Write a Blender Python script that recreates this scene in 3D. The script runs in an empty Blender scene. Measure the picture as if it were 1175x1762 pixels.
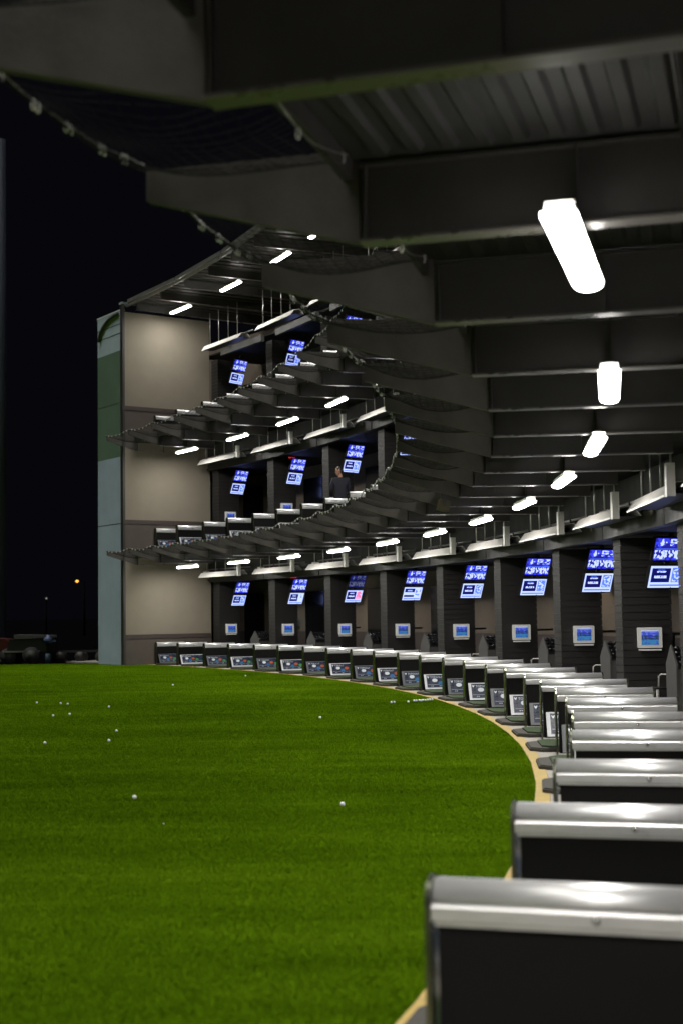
import bpy, bmesh, math, random
from mathutils import Vector, Matrix
random.seed(7)
C = bpy.context.scene
COL = C.collection
sin, cos, pi = math.sin, math.cos, math.pi

# ------------------------------------------------------------------ camera
cd = bpy.data.cameras.new('camera'); cam = bpy.data.objects.new('camera', cd); COL.objects.link(cam)
cd.sensor_fit = 'VERTICAL'; cd.sensor_height = 36.0; cd.sensor_width = 24.0; cd.lens = 50.0
cd.clip_start = 0.05; cd.clip_end = 4000
cam.matrix_world = Matrix.Rotation(pi/2 + 0.0715, 4, 'X') @ Matrix.Rotation(-0.01476, 4, 'Z')
cd.dof.use_dof = True; cd.dof.focus_distance = 24.0; cd.dof.aperture_fstop = 2.2
C.camera = cam

# ------------------------------------------------------------------ night sky, flood light over the field, exposure
w = bpy.data.worlds.new('World'); C.world = w; w.use_nodes = True
wt = w.node_tree; bg = wt.nodes['Background']
bg.inputs[0].default_value = (0.0021, 0.0021, 0.0033, 1); bg.inputs[1].default_value = 1.0      # black night with a little navy
sl = bpy.data.lights.new('field_flood', 'SUN'); sl.energy = 2.3; sl.angle = math.radians(50); sl.color = (1.0, 0.98, 0.9)
so = bpy.data.objects.new('field_flood', sl); COL.objects.link(so)
so.rotation_euler = Vector((0.32, 0.12, -1.0)).to_track_quat('-Z', 'Y').to_euler()
C.view_settings.view_transform = 'Standard'; C.view_settings.look = 'None'
C.view_settings.exposure = 0.0; C.view_settings.gamma = 1.0; C.view_settings.use_curve_mapping = False
C.render.engine = 'CYCLES'
C.cycles.use_denoising = True
C.cycles.max_bounces = 6; C.cycles.diffuse_bounces = 3; C.cycles.glossy_bounces = 3
C.cycles.sample_clamp_indirect = 4.0
C.cycles.use_light_tree = False

# ------------------------------------------------------------------ layout: an arc of bays round the field
R0, CX, CY, T0, DT = 46.8044, -44.5118, 18.1336, 0.6023, 0.074928
GZ, FF = -1.48, 3.56                    # ground floor, storey height (heights relative to the eye)
def TH(b): return T0 - DT*(b + 0.05*max(0.0, b - 10.6))
def PT(r, b, z):
    t = TH(b); return Vector((CX + (R0 + r)*cos(t), CY + (R0 + r)*sin(t), z))

# ------------------------------------------------------------------ helpers
class MB:
    def __init__(s): s.v = []; s.f = []; s.sm = []
    def add(s, vs, fs, smooth=False):
        n = len(s.v); s.v += [tuple(p) for p in vs]
        for f in fs: s.f.append(tuple(i + n for i in f)); s.sm.append(smooth)
        return s
    def box(s, x0, x1, y0, y1, z0, z1, M=None):
        vs = [Vector((x, y, z)) for z in (z0, z1) for y in (y0, y1) for x in (x0, x1)]
        if M is not None: vs = [M @ p for p in vs]
        return s.add(vs, [(0,2,3,1),(4,5,7,6),(0,1,5,4),(2,6,7,3),(0,4,6,2),(1,3,7,5)])
    def hexa(s, p):                       # 8 points: 4 of one end, 4 of the other
        return s.add(p, [(0,1,2,3),(7,6,5,4),(0,4,5,1),(1,5,6,2),(2,6,7,3),(3,7,4,0)])
    def prism(s, poly, a0, a1, axis='y', smooth=False, M=None):
        n = len(poly); vs = []
        for a in (a0, a1):
            for (p, q) in poly:
                P = {'y': (p, a, q), 'x': (a, p, q), 'z': (p, q, a)}[axis]
                vs.append(Vector(P) if M is None else M @ Vector(P))
        s.add(vs, [tuple(range(n)), tuple(range(2*n - 1, n - 1, -1))])
        k = len(s.v) - 2*n
        for i in range(n):
            j = (i + 1) % n
            s.f.append((k+i, k+n+i, k+n+j, k+j)); s.sm.append(smooth)
        return s
    def tube(s, pts, r, n=6, closed=False, smooth=True):
        pts = [Vector(p) for p in pts]; m = len(pts); vs = []; up = None
        for i, p in enumerate(pts):
            if closed: d = pts[(i+1) % m] - pts[i-1]
            else: d = pts[min(i+1, m-1)] - pts[max(i-1, 0)]
            d.normalize()
            if up is None: up = d.orthogonal().normalized()
            up = (up - d*up.dot(d));
            if up.length < 1e-5: up = d.orthogonal()
            up.normalize(); q = d.cross(up)
            rr = r[i] if isinstance(r, (list, tuple)) else r
            for k in range(n):
                a = 2*pi*k/n; vs.append(p + (up*cos(a) + q*sin(a))*rr)
        fs = []
        for i in range(m if closed else m - 1):
            j = (i + 1) % m
            for k in range(n):
                l = (k + 1) % n; fs.append((i*n+k, i*n+l, j*n+l, j*n+k))
        if not closed: fs += [tuple(range(n-1, -1, -1)), tuple(range((m-1)*n, m*n))]
        return s.add(vs, fs, smooth)
    def ball(s, c, r, nu=10, nv=6):
        vs = []; fs = []
        rx, ry, rz = (r, r, r) if not isinstance(r, tuple) else r
        for i in range(nv + 1):
            a = pi*i/nv
            for j in range(nu):
                t = 2*pi*j/nu; vs.append((c[0] + rx*sin(a)*cos(t), c[1] + ry*sin(a)*sin(t), c[2] + rz*cos(a)))
        for i in range(nv):
            for j in range(nu):
                k = (j + 1) % nu; fs.append((i*nu+j, (i+1)*nu+j, (i+1)*nu+k, i*nu+k))
        return s.add(vs, fs, True)
    def mesh(s, name, mat):
        me = bpy.data.meshes.new(name); me.from_pydata(s.v, [], s.f); me.update()
        bm = bmesh.new(); bm.from_mesh(me); bmesh.ops.recalc_face_normals(bm, faces=bm.faces); bm.to_mesh(me); bm.free()
        if any(s.sm) and len(me.polygons) == len(s.sm): me.polygons.foreach_set('use_smooth', s.sm)
        me.materials.append(mat); return me
def ob(name, me, parent=None, loc=(0,0,0), rz=0.0, rot=None):
    o = bpy.data.objects.new(name, me); COL.objects.link(o)
    if parent is not None: o.parent = parent
    o.location = loc; o.rotation_euler = rot if rot is not None else (0, 0, rz)
    return o
def build(mb, name, mat, parent=None, **k): return ob(name, mb.mesh(name, mat), parent, **k)
def tag(o, label=None, cat=None, group=None, kind=None):
    if label: o['label'] = label
    if cat: o['category'] = cat
    if group: o['group'] = group
    if kind: o['kind'] = kind
    return o
def thing(name, label, cat, loc=(0,0,0), rz=0.0, group=None):
    return tag(ob(name, None, None, loc, rz), label, cat, group)
def at_bay(name, label, cat, r, b, z, group=None): return thing(name, label, cat, PT(r, b, z), TH(b), group)
def kids(o): return KID.get(o.name, [])
KID = {}
def index_kids():
    KID.clear()
    for o in COL.objects:
        if o.parent: KID.setdefault(o.parent.name, []).append(o)
def dup(o, parent=None, skip=()):
    c = o.copy(); COL.objects.link(c)
    if parent is not None: c.parent = parent
    for k in kids(o):
        if not k.name.startswith(skip or ('#',)): dup(k, c)
    return c
ORD = ('first second third fourth fifth sixth seventh eighth ninth tenth eleventh twelfth thirteenth fourteenth fifteenth sixteenth '
       'seventeenth eighteenth nineteenth twentieth twenty-first twenty-second twenty-third twenty-fourth twenty-fifth twenty-sixth twenty-seventh').split()
LEVEL = ('ground floor', 'middle floor', 'top floor')

# ------------------------------------------------------------------ materials
def mat(name, base, rough=0.6, metal=0.0, var=0.0, vscale=8.0, bump=0.0, bscale=60.0, stretch=None, spec=None, emit=None, estr=0.0):
    m = bpy.data.materials.new(name); m.use_nodes = True
    nt = m.node_tree; b = nt.nodes['Principled BSDF']
    b.inputs['Base Color'].default_value = (*base, 1); b.inputs['Roughness'].default_value = rough; b.inputs['Metallic'].default_value = metal
    if spec is not None: b.inputs['Specular IOR Level'].default_value = spec
    tc = nt.nodes.new('ShaderNodeTexCoord'); src = tc.outputs['Object']
    if stretch:
        mp = nt.nodes.new('ShaderNodeMapping'); mp.inputs['Scale'].default_value = stretch
        nt.links.new(src, mp.inputs[0]); src = mp.outputs[0]
    if var:
        n = nt.nodes.new('ShaderNodeTexNoise'); n.inputs['Scale'].default_value = vscale; n.inputs['Detail'].default_value = 6
        n.inputs['Roughness'].default_value = 0.65
        r = nt.nodes.new('ShaderNodeMapRange'); r.inputs[1].default_value = 0.3; r.inputs[2].default_value = 0.7
        r.inputs[3].default_value = 1 - var; r.inputs[4].default_value = 1 + var
        mx = nt.nodes.new('ShaderNodeVectorMath'); mx.operation = 'SCALE'; mx.inputs[0].default_value = base
        nt.links.new(src, n.inputs[0]); nt.links.new(n.outputs[0], r.inputs[0]); nt.links.new(r.outputs[0], mx.inputs['Scale'])
        nt.links.new(mx.outputs[0], b.inputs['Base Color'])
        r2 = nt.nodes.new('ShaderNodeMapRange'); r2.inputs[1].default_value = 0.3; r2.inputs[2].default_value = 0.7
        r2.inputs[3].default_value = max(0.05, rough - 0.1); r2.inputs[4].default_value = min(1, rough + 0.1)
        nt.links.new(n.outputs[0], r2.inputs[0]); nt.links.new(r2.outputs[0], b.inputs['Roughness'])
    if bump:
        n = nt.nodes.new('ShaderNodeTexNoise'); n.inputs['Scale'].default_value = bscale; n.inputs['Detail'].default_value = 4
        bp = nt.nodes.new('ShaderNodeBump'); bp.inputs['Strength'].default_value = bump; bp.inputs['Distance'].default_value = 0.01
        nt.links.new(src, n.inputs[0]); nt.links.new(n.outputs[0], bp.inputs['Height']); nt.links.new(bp.outputs[0], b.inputs['Normal'])
    if emit:
        b.inputs['Emission Color'].default_value = (*emit, 1); b.inputs['Emission Strength'].default_value = estr
    return m
M = {}
M['steel_paint'] = mat('dark_painted_steel', (0.034, 0.031, 0.029), 0.5, var=0.25, vscale=3, bump=0.15, bscale=40)
M['flange'] = mat('highlight_flange_paint', (0.12, 0.112, 0.10), 0.30, 0.3, var=0.05, vscale=2)  # paler than the beam paint: lamp highlight put into the colour
M['outrigger_paint'] = mat('bracket_paint', (0.068, 0.061, 0.053), 0.55, var=0.3, vscale=3, bump=0.15, bscale=40)
M['conduit'] = mat('dusty_conduit', (0.010, 0.0095, 0.009), 0.6, 0.0, var=0.3, vscale=6)
M['deck_steel'] = mat('deck_steel', (0.013, 0.0125, 0.012), 0.75, var=0.3, vscale=2)
M['gutter'] = mat('zinc_gutter', (0.32, 0.31, 0.29), 0.4, 0.6, var=0.2, vscale=4)
M['roof_steel'] = mat('galvanised_roof_deck', (0.075, 0.07, 0.063), 0.5, 0.2, var=0.25, vscale=3)
M['plank'] = mat('charcoal_board', (0.0165, 0.0155, 0.0145), 0.6, var=0.3, vscale=5, bump=0.25, bscale=25, stretch=(1, 1, 9))
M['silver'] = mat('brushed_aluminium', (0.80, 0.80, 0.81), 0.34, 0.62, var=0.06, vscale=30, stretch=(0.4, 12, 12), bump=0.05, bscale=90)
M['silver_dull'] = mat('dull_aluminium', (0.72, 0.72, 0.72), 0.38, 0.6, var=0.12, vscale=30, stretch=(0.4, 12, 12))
M['chrome'] = mat('polished_end_plate', (0.16, 0.17, 0.13), 0.22, 0.9, var=0.2, vscale=6)
M['bolt'] = mat('bolt_steel', (0.6, 0.6, 0.6), 0.25, 1.0)
M['black_panel'] = mat('black_side_panel', (0.0055, 0.0052, 0.0052), 0.75, var=0.35, vscale=7, bump=0.1, bscale=14, spec=0.2)
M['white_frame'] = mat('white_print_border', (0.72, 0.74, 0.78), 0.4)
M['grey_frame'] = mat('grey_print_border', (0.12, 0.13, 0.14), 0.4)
M['navy'] = mat('navy_print', (0.016, 0.024, 0.055), 0.3, var=0.4, vscale=9)
M['print_white'] = mat('print_white', (0.7, 0.75, 0.8), 0.4)
M['print_blue'] = mat('print_blue', (0.02, 0.16, 0.42), 0.4)
M['print_orange'] = mat('print_orange', (0.5, 0.10, 0.03), 0.4)
M['print_green'] = mat('print_green', (0.06, 0.32, 0.08), 0.4)
M['mat_green'] = mat('mat_turf', (0.035, 0.062, 0.022), 0.9, var=0.35, vscale=90, bump=0.8, bscale=300)
M['mat_rubber'] = mat('mat_rubber', (0.045, 0.042, 0.034), 0.85, var=0.3, vscale=14, bump=0.3, bscale=60)
M['yellow'] = mat('yellow_edge_paint', (0.38, 0.27, 0.065), 0.7, var=0.22, vscale=6, bump=0.2, bscale=50)
M['concrete'] = mat('tee_concrete', (0.30, 0.28, 0.25), 0.75, var=0.22, vscale=3, bump=0.2, bscale=60)
M['ground_unlit'] = mat('unlit_ground', (0.0022, 0.0022, 0.003), 1.0, spec=0.0)  # near black colour stands for ground the flood light does not reach
M['stucco'] = mat('beige_stucco', (0.225, 0.197, 0.152), 0.9, var=0.07, vscale=2, bump=0.5, bscale=140)
M['brown'] = mat('brown_wainscot', (0.085, 0.068, 0.058), 0.7, var=0.15, vscale=4, bump=0.3, bscale=90)
M['brown_rail'] = mat('brown_rail', (0.055, 0.040, 0.036), 0.6, var=0.15, vscale=4)
M['clad_flood_pale'] = mat('flood_pale_cladding', (0.42, 0.52, 0.59), 0.6, var=0.1, vscale=1.2)  # pale bluish flood light put into the cladding colour
M['clad_turf_bounce'] = mat('turf_bounce_cladding', (0.11, 0.18, 0.125), 0.6, var=0.15, vscale=1.0)  # green bounce from the turf painted in as cladding colour
M['clad_flood_blue'] = mat('flood_tint_cladding', (0.36, 0.45, 0.55), 0.6, var=0.1, vscale=1.2)  # blue tint of the flood light painted into the wall
M['backwall'] = mat('lounge_wall', (0.21, 0.17, 0.13), 0.85, var=0.12, vscale=2)
M['dark_glass'] = mat('dark_lounge_glass', (0.012, 0.012, 0.014), 0.12)
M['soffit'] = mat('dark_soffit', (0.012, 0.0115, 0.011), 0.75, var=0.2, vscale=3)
M['heater'] = mat('white_heater_enamel', (0.66, 0.64, 0.60), 0.38, var=0.1, vscale=5)
M['pipe'] = mat('galvanised_pipe', (0.45, 0.44, 0.42), 0.35, 0.8)
M['net'] = mat('black_netting', (0.011, 0.011, 0.010), 0.8, spec=0.1)
M['cable'] = mat('steel_cable', (0.30, 0.30, 0.27), 0.35, 0.8)
M['ring'] = mat('steel_ring', (0.95, 0.95, 0.92), 0.25, 0.15)
M['white_plastic'] = mat('white_plastic', (0.82, 0.82, 0.79), 0.4)
M['black_plastic'] = mat('black_plastic', (0.012, 0.012, 0.013), 0.35)
M['grey_laminate'] = mat('grey_laminate', (0.075, 0.075, 0.072), 0.55, var=0.15, vscale=6)
M['club'] = mat('dark_club_head', (0.05, 0.05, 0.055), 0.15, 0.8)
M['label_yellow'] = mat('yellow_tag', (0.075, 0.063, 0.036), 0.6)
M['ball'] = mat('golf_ball_white', (0.85, 0.85, 0.85), 0.35)
M['paper'] = mat('white_menu_card', (0.8, 0.8, 0.82), 0.6)
M['poster'] = mat('glowing_blue_poster', (0.35, 0.55, 0.65), 0.6, emit=(0.35, 0.6, 0.75), estr=0.25)  # blue light on the paper put in as colour and faint glow
M['lamp'] = mat('lamp_diffuser', (0.9, 0.9, 0.9), 0.4, emit=(1.0, 0.97, 0.92), estr=40.0)
M['screen_white'] = mat('screen_white', (0.02, 0.02, 0.02), 0.3, emit=(0.6, 0.7, 1.0), estr=1.6)
M['red_led'] = mat('red_led', (0.1, 0.0, 0.0), 0.4, emit=(1.0, 0.02, 0.02), estr=1.2)
M['downlight'] = mat('downlight_lens', (0.9, 0.9, 0.8), 0.4, emit=(1.0, 0.85, 0.65), estr=6.0)

def node_mat(name): 
    m = bpy.data.materials.new(name); m.use_nodes = True
    return m, m.node_tree, m.node_tree.nodes['Principled BSDF']

def turf_mat(name, dark, mid_, light, fibre):
    m, nt, b = node_mat(name); L = nt.links; N = nt.nodes
    tc = N.new('ShaderNodeTexCoord')
    def noise(scale, detail, stretch=(1,1,1), rough=0.6):
        mp = N.new('ShaderNodeMapping'); mp.inputs['Scale'].default_value = stretch; L.new(tc.outputs['Object'], mp.inputs[0])
        n = N.new('ShaderNodeTexNoise'); n.inputs['Scale'].default_value = scale; n.inputs['Detail'].default_value = detail
        n.inputs['Roughness'].default_value = rough; L.new(mp.outputs[0], n.inputs[0]); return n.outputs[0]
    def M2(op, a, c):
        x = N.new('ShaderNodeMath'); x.operation = op
        for i_, q in enumerate((a, c)):
            if isinstance(q, (int, float)): x.inputs[i_].default_value = q
            else: L.new(q, x.inputs[i_])
        return x.outputs[0]
    mul = lambda a, k: M2('MULTIPLY', a, k)
    add = lambda a, c: M2('ADD', a, c)
    big = noise(0.16, 4, (1, 1.5, 1)); patch = noise(0.9, 5, (0.7, 1.8, 1)); streak = noise(3.2, 4, (0.35, 2.6, 1)); fine = noise(42, 5, (1, 1, 1), 0.8)
    v = add(add(mul(big, 0.65), mul(patch, 0.60)), add(mul(streak, 0.35), mul(fine, 0.75)))
    # rolls of turf meet in straight seams a little paler than the pile
    sp = N.new('ShaderNodeSeparateXYZ'); L.new(tc.outputs['Object'], sp.inputs[0])
    dist = add(add(mul(sp.outputs[0], SEAM[0]), mul(sp.outputs[1], SEAM[1])), -SEAM[2])
    fr = M2('ABSOLUTE', M2('SUBTRACT', M2('FRACT', add(mul(dist, 1/4.6), 0.5), 0.0), 0.5), 0.0)
    seam = M2('LESS_THAN', fr, 0.0065)
    v = add(v, mul(mul(seam, streak), 0.13))
    cr = N.new('ShaderNodeValToRGB'); L.new(v, cr.inputs[0])
    cr.inputs[0].default_value = 0
    sc = N.new('ShaderNodeMapRange'); sc.inputs[1].default_value = 0.80; sc.inputs[2].default_value = 1.58; L.new(v, sc.inputs[0]); L.new(sc.outputs[0], cr.inputs[0])
    e = cr.color_ramp.elements; e[0].position = 0.0; e[0].color = (*dark, 1); e[1].position = 1.0; e[1].color = (*light, 1)
    k = e.new(0.5); k.color = (*mid_, 1)
    L.new(cr.outputs[0], b.inputs['Base Color']); b.inputs['Roughness'].default_value = 0.9; b.inputs['Specular IOR Level'].default_value = 0.0
    if not fibre:
        bp = N.new('ShaderNodeBump'); bp.inputs['Strength'].default_value = 0.9; bp.inputs['Distance'].default_value = 0.02
        L.new(noise(150, 3), bp.inputs['Height']); L.new(bp.outputs[0], b.inputs['Normal'])
    return m
SEAM = (0.9994, -0.0359, -1.787)
M['turf'] = turf_mat('field_turf', (0.026, 0.060, 0.0010), (0.058, 0.120, 0.0022), (0.115, 0.21, 0.005), False)


def screen_mat(name, kind, seed=0):
    """a lit display: picture laid out over the panel's own generated coordinates (x across, z up)"""
    m, nt, b = node_mat(name); L = nt.links; N = nt.nodes
    tc = N.new('ShaderNodeTexCoord'); sp = N.new('ShaderNodeSeparateXYZ'); L.new(tc.outputs['Generated'], sp.inputs[0])
    U, V = sp.outputs[0], sp.outputs[2]
    def math_(op, a, c):
        x = N.new('ShaderNodeMath'); x.operation = op
        for i, q in enumerate((a, c)):
            if isinstance(q, (int, float)): x.inputs[i].default_value = q
            else: L.new(q, x.inputs[i])
        return x.outputs[0]
    def rect(u0, u1, v0, v1):
        return math_('MULTIPLY', math_('MULTIPLY', math_('GREATER_THAN', U, u0), math_('LESS_THAN', U, u1)), math_('MULTIPLY', math_('GREATER_THAN', V, v0), math_('LESS_THAN', V, v1)))
    def noise(sx, sz, thr, det=1):
        mp = N.new('ShaderNodeMapping'); mp.inputs['Scale'].default_value = (sx, 1, sz); mp.inputs['Location'].default_value = (seed*3.7, 0, seed*1.3)
        L.new(tc.outputs['Generated'], mp.inputs[0])
        n = N.new('ShaderNodeTexNoise'); n.noise_dimensions = '3D'; n.inputs['Scale'].default_value = 1; n.inputs['Detail'].default_value = det
        L.new(mp.outputs[0], n.inputs[0])
        return math_('GREATER_THAN', n.outputs[0], thr) if thr is not None else n.outputs[0]
    cur = [None]
    def over(mask, col):
        mx = N.new('ShaderNodeMix'); mx.data_type = 'RGBA'; 
        if isinstance(mask, float): mx.inputs[0].default_value = mask
        else: L.new(mask, mx.inputs[0])
        if cur[0] is None: mx.inputs[6].default_value = (0, 0, 0, 1)
        elif isinstance(cur[0], tuple): mx.inputs[6].default_value = cur[0]
        else: L.new(cur[0], mx.inputs[6])
        if isinstance(col, tuple): mx.inputs[7].default_value = col
        else: L.new(col, mx.inputs[7])
        cur[0] = mx.outputs[2]
    W_, BL, NV, LB = (0.45, 0.54, 1.0, 1), (0.02, 0.03, 0.9, 1), (0.003, 0.004, 0.09, 1), (0.08, 0.17, 0.95, 1)
    if kind == 'upper' or kind == 'upper_dim':
        cur[0] = (0.012, 0.012, 0.22, 1)
        over(math_('MULTIPLY', rect(0, 1, 0.45, 1), noise(4, 3, 0.5)), (0.03, 0.04, 0.6, 1))
        over(math_('MULTIPLY', rect(0.10, 0.34, 0.66, 0.97), noise(6, 5, 0.48)), W_)
        over(math_('MULTIPLY', rect(0.44, 0.97, 0.66, 0.97), noise(6, 9, 0.50)), W_)
        over(rect(0.05, 0.98, 0.50, 0.53), LB)
        over(math_('MULTIPLY', rect(0.02, 0.98, 0.05, 0.46), noise(13, 5, 0.47)), W_)
        over(math_('MULTIPLY', rect(0.02, 0.98, 0.0, 0.10), noise(20, 6, 0.5)), BL)
    elif kind == 'kiosk':
        cur[0] = (0.04, 0.09, 0.5, 1)
        over(math_('MULTIPLY', rect(0, 1, 0.62, 1), noise(4, 6, 0.48)), (0.14, 0.17, 0.75, 1))
        over(math_('MULTIPLY', rect(0, 1, 0.30, 0.66), noise(5, 9, 0.45)), (0.02, 0.045, 0.11, 1))
        over(math_('MULTIPLY', rect(0, 1, 0, 0.36), noise(6, 12, 0.44)), (0.04, 0.20, 0.42, 1))
        over(rect(0.38, 0.66, 0.56, 0.70), (0.03, 0.04, 0.5, 1))
        over(rect(0, 1, 0.93, 1), (0.45, 0.55, 0.85, 1))
    else:
        cur[0] = W_
        over(rect(0.05, 0.60, 0.25, 0.90), NV)
        over(math_('MULTIPLY', rect(0.20, 0.47, 0.70, 0.77), noise(40, 10, 0.4)), W_)
        over(math_('MULTIPLY', rect(0.14, 0.52, 0.44, 0.56), noise(26, 6, 0.42)), W_)
        over(math_('MULTIPLY', rect(0.22, 0.44, 0.80, 0.83), noise(40, 10, 0.4)), LB)
        over(rect(0.05, 0.96, 0.08, 0.15), LB)
        if kind == 'lower_red': over(math_('MULTIPLY', rect(0.65, 0.96, 0.25, 0.92), noise(7, 7, 0.42)), (0.9, 0.18, 0.35, 1))
        elif kind == 'lower_half': over(rect(0.05, 0.60, 0.40, 0.62), W_); over(math_('MULTIPLY', rect(0.66, 0.94, 0.30, 0.9), noise(8, 8, 0.55)), LB)
        elif kind == 'lower_plain': over(math_('MULTIPLY', rect(0.70, 0.9, 0.50, 0.85), noise(9, 9, 0.55)), LB)
        else:
            over(rect(0.65, 0.96, 0.25, 0.92), LB)
            over(math_('MULTIPLY', rect(0.68, 0.93, 0.28, 0.88), noise(9, 9, 0.52)), W_)
    b.inputs['Base Color'].default_value = (0.01, 0.01, 0.012, 1); b.inputs['Roughness'].default_value = 0.2
    L.new(cur[0], b.inputs['Emission Color']); b.inputs['Emission Strength'].default_value = {'kiosk': 0.9, 'upper_dim': 0.22}.get(kind, 1.5)
    return m
M['tv_upper'] = screen_mat('tv_picture_upper', 'upper'); M['tv_upper_dim'] = screen_mat('tv_picture_dim', 'upper_dim')
M['tv_lower'] = screen_mat('tv_picture_menu', 'lower', 1); M['tv_lower_b'] = screen_mat('tv_picture_menu_b', 'lower', 5)
M['tv_lower_red'] = screen_mat('tv_picture_red', 'lower_red'); M['tv_lower_half'] = screen_mat('tv_picture_half', 'lower_half')
M['tv_lower_plain'] = screen_mat('tv_picture_plain', 'lower_plain'); M['kiosk_screen'] = screen_mat('kiosk_picture', 'kiosk')

def text_mesh(s, size, m, align='LEFT'):
    cu = bpy.data.curves.new('lettering', 'FONT'); cu.body = s; cu.size = size; cu.align_x = align; cu.resolution_u = 2
    o = bpy.data.objects.new('lettering', cu); COL.objects.link(o)
    dg = bpy.context.evaluated_depsgraph_get(); me = bpy.data.meshes.new_from_object(o.evaluated_get(dg))
    bpy.data.objects.remove(o); me.materials.clear(); me.materials.append(m); return me

for q_ in M:
    M[q_].cycles.emission_sampling = 'FRONT' if q_ == 'lamp' else 'NONE'

# ------------------------------------------------------------------ ground
def arc_strip(name, r0, r1, b0, b1, n, z0, z1, m, parent=None, kind='structure', step_r=None):
    """ring segment between radii, heights z0..z1 (solid)"""
    mb = MB()
    for i in range(n + 1):
        b = b0 + (b1 - b0)*i/n
        mb.v += [tuple(PT(r0, b, z0)), tuple(PT(r1, b, z0)), tuple(PT(r1, b, z1)), tuple(PT(r0, b, z1))]
    for i in range(n):
        k = 4*i
        for a, c in ((0,1),(1,2),(2,3),(3,0)): mb.f.append((k+a, k+c, k+4+c, k+4+a)); mb.sm.append(False)
    mb.f += [(0,1,2,3), (4*n, 4*n+1, 4*n+2, 4*n+3)]; mb.sm += [False, False]
    o = build(mb, name, m, parent)
    if kind: o['kind'] = kind
    return o
g = MB(); S = 1500
g.add([(-S,-S,GZ-0.06),(S,-S,GZ-0.06),(S,S,GZ-0.06),(-S,S,GZ-0.06)], [(0,1,2,3)])
tag(build(g, 'ground', M['ground_unlit']), kind='structure')
t = MB(); bs = [19 - 0.5*i for i in range(39)]
pts = [PT(-0.30, b, GZ) for b in bs] + [PT(-0.30, -0.35, GZ)]
for p in pts: t.v += [(-75, p.y, GZ), tuple(p)]
t.v += [(-75, 46.5, GZ), (-8.6, 46.5, GZ)]
for i in range(len(pts)): t.f.append((2*i, 2*i+1, 2*i+3, 2*i+2)); t.sm.append(False)
tag(build(t, 'turf', M['turf']), kind='structure')
import numpy as np
rng = np.random.default_rng(3)
def fibres(n):
    d = (5**0.5 + rng.random(n*2)*(46.3**0.5 - 5**0.5))**2      # thins out with distance
    x = d*(-0.262 + rng.random(n*2)*0.46); y = d
    rr = np.hypot(x - CX, y - CY)
    k = rr < R0 - 0.31; x = x[k][:n]; y = y[k][:n]; n = len(x)
    a = rng.random(n)*2*np.pi; h = 0.007 + 0.011*rng.random(n); wd = 0.0016 + 0.0016*rng.random(n) + y*0.00008
    ln = rng.normal(0, 0.008, (n, 2))
    V = np.empty((n, 3, 3), np.float32)
    V[:, 0] = np.stack([x - wd*np.cos(a), y - wd*np.sin(a), np.full(n, GZ)], 1)
    V[:, 1] = np.stack([x + wd*np.cos(a), y + wd*np.sin(a), np.full(n, GZ)], 1)
    V[:, 2] = np.stack([x + ln[:, 0], y + ln[:, 1], GZ + h], 1)
    me = bpy.data.meshes.new('turf_fibres'); me.vertices.add(n*3); me.vertices.foreach_set('co', V.ravel())
    me.loops.add(n*3); me.loops.foreach_set('vertex_index', np.arange(n*3, dtype=np.int32))
    me.polygons.add(n); me.polygons.foreach_set('loop_start', np.arange(0, n*3, 3, dtype=np.int32)); me.update(); me.validate()
    me.materials.append(M['fibre']); tag(ob('turf_fibres', me), kind='stuff')
M['fibre'] = turf_mat('turf_fibre', (0.040, 0.086, 0.0016), (0.094, 0.180, 0.0032), (0.185, 0.31, 0.012), True)
fibres(800000)
arc_strip('edge_line', -0.30, -0.18, -0.6, 19, 40, GZ-0.05, GZ+0.004, M['yellow'])
arc_strip('tee_floor', -0.178, 4.6, -1.6, 16, 36, GZ-0.05, GZ+0.001, M['concrete'])

# ------------------------------------------------------------------ the range building: decks, beams, girders, soffits, back wall, roof
B = thing('driving_range_building', 'curved three storey open driving range building with dark steel decks and beams', 'building', PT(1, 6, GZ))
BI = B.matrix_world.copy()
B.location = (0, 0, 0)
for lv in (1, 2):
    z = GZ + FF*lv
    arc_strip('deck_slab', -0.62, 4.6, -0.12, 16.0, 34, z-0.10, z, M['deck_steel'], B, None)
    arc_strip('edge_angle', -0.66, -0.622, -0.12, 16.0, 34, z-0.19, z+0.02, M['steel_paint'], B, None)
for lv in (1, 2):
    m = MB(); z = GZ + FF*lv - 0.102
    for q in range(12):
        r = -0.50 + 0.15*q
        for i in range(28):
            b0, b1 = 0.04 + 0.5*i, 0.46 + 0.5*i
            m.hexa([PT(r, b0, z - 0.024), PT(r, b1, z - 0.024), PT(r + 0.05, b1, z - 0.024), PT(r + 0.05, b0, z - 0.024), PT(r - 0.02, b0, z), PT(r - 0.02, b1, z), PT(r + 0.07, b1, z), PT(r + 0.07, b0, z)])
    tag(build(m, 'deck_rib', M['deck_steel'], B), kind='stuff')
def beam_mesh(r0, r1, depth, fl=0.11):
    m = MB()
    m.box(r0, r1, -0.006, 0.006, 0.016, depth-0.012)
    m.box(r0, r1, -fl/2, fl/2, depth-0.010, depth)
    for r in (r0 + 0.02, (r0 + r1)/2): m.box(r, r + 0.010, -fl/2 + 0.004, fl/2 - 0.004, 0.0142, depth-0.0102)
    return m
def outrigger_mesh():
    m = MB(); a = 0.028
    m.prism([(-0.602, 0.0), (-0.602, 0.42), (-1.60, 0.42), (-1.60, 0.28)], -a, a, 'y'); return m
BM = beam_mesh(-0.60, 1.27, 0.35).mesh('beam', M['steel_paint']); OM = outrigger_mesh().mesh('outrigger', M['outrigger_paint'])
FM = MB().box(-0.60, 1.27, -0.055, 0.055, 0.0, 0.014).mesh('flange', M['flange'])
bays_beam = {1: [0.5*i for i in range(0, 28)], 2: [0.5*i for i in range(0, 20)]}
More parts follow.
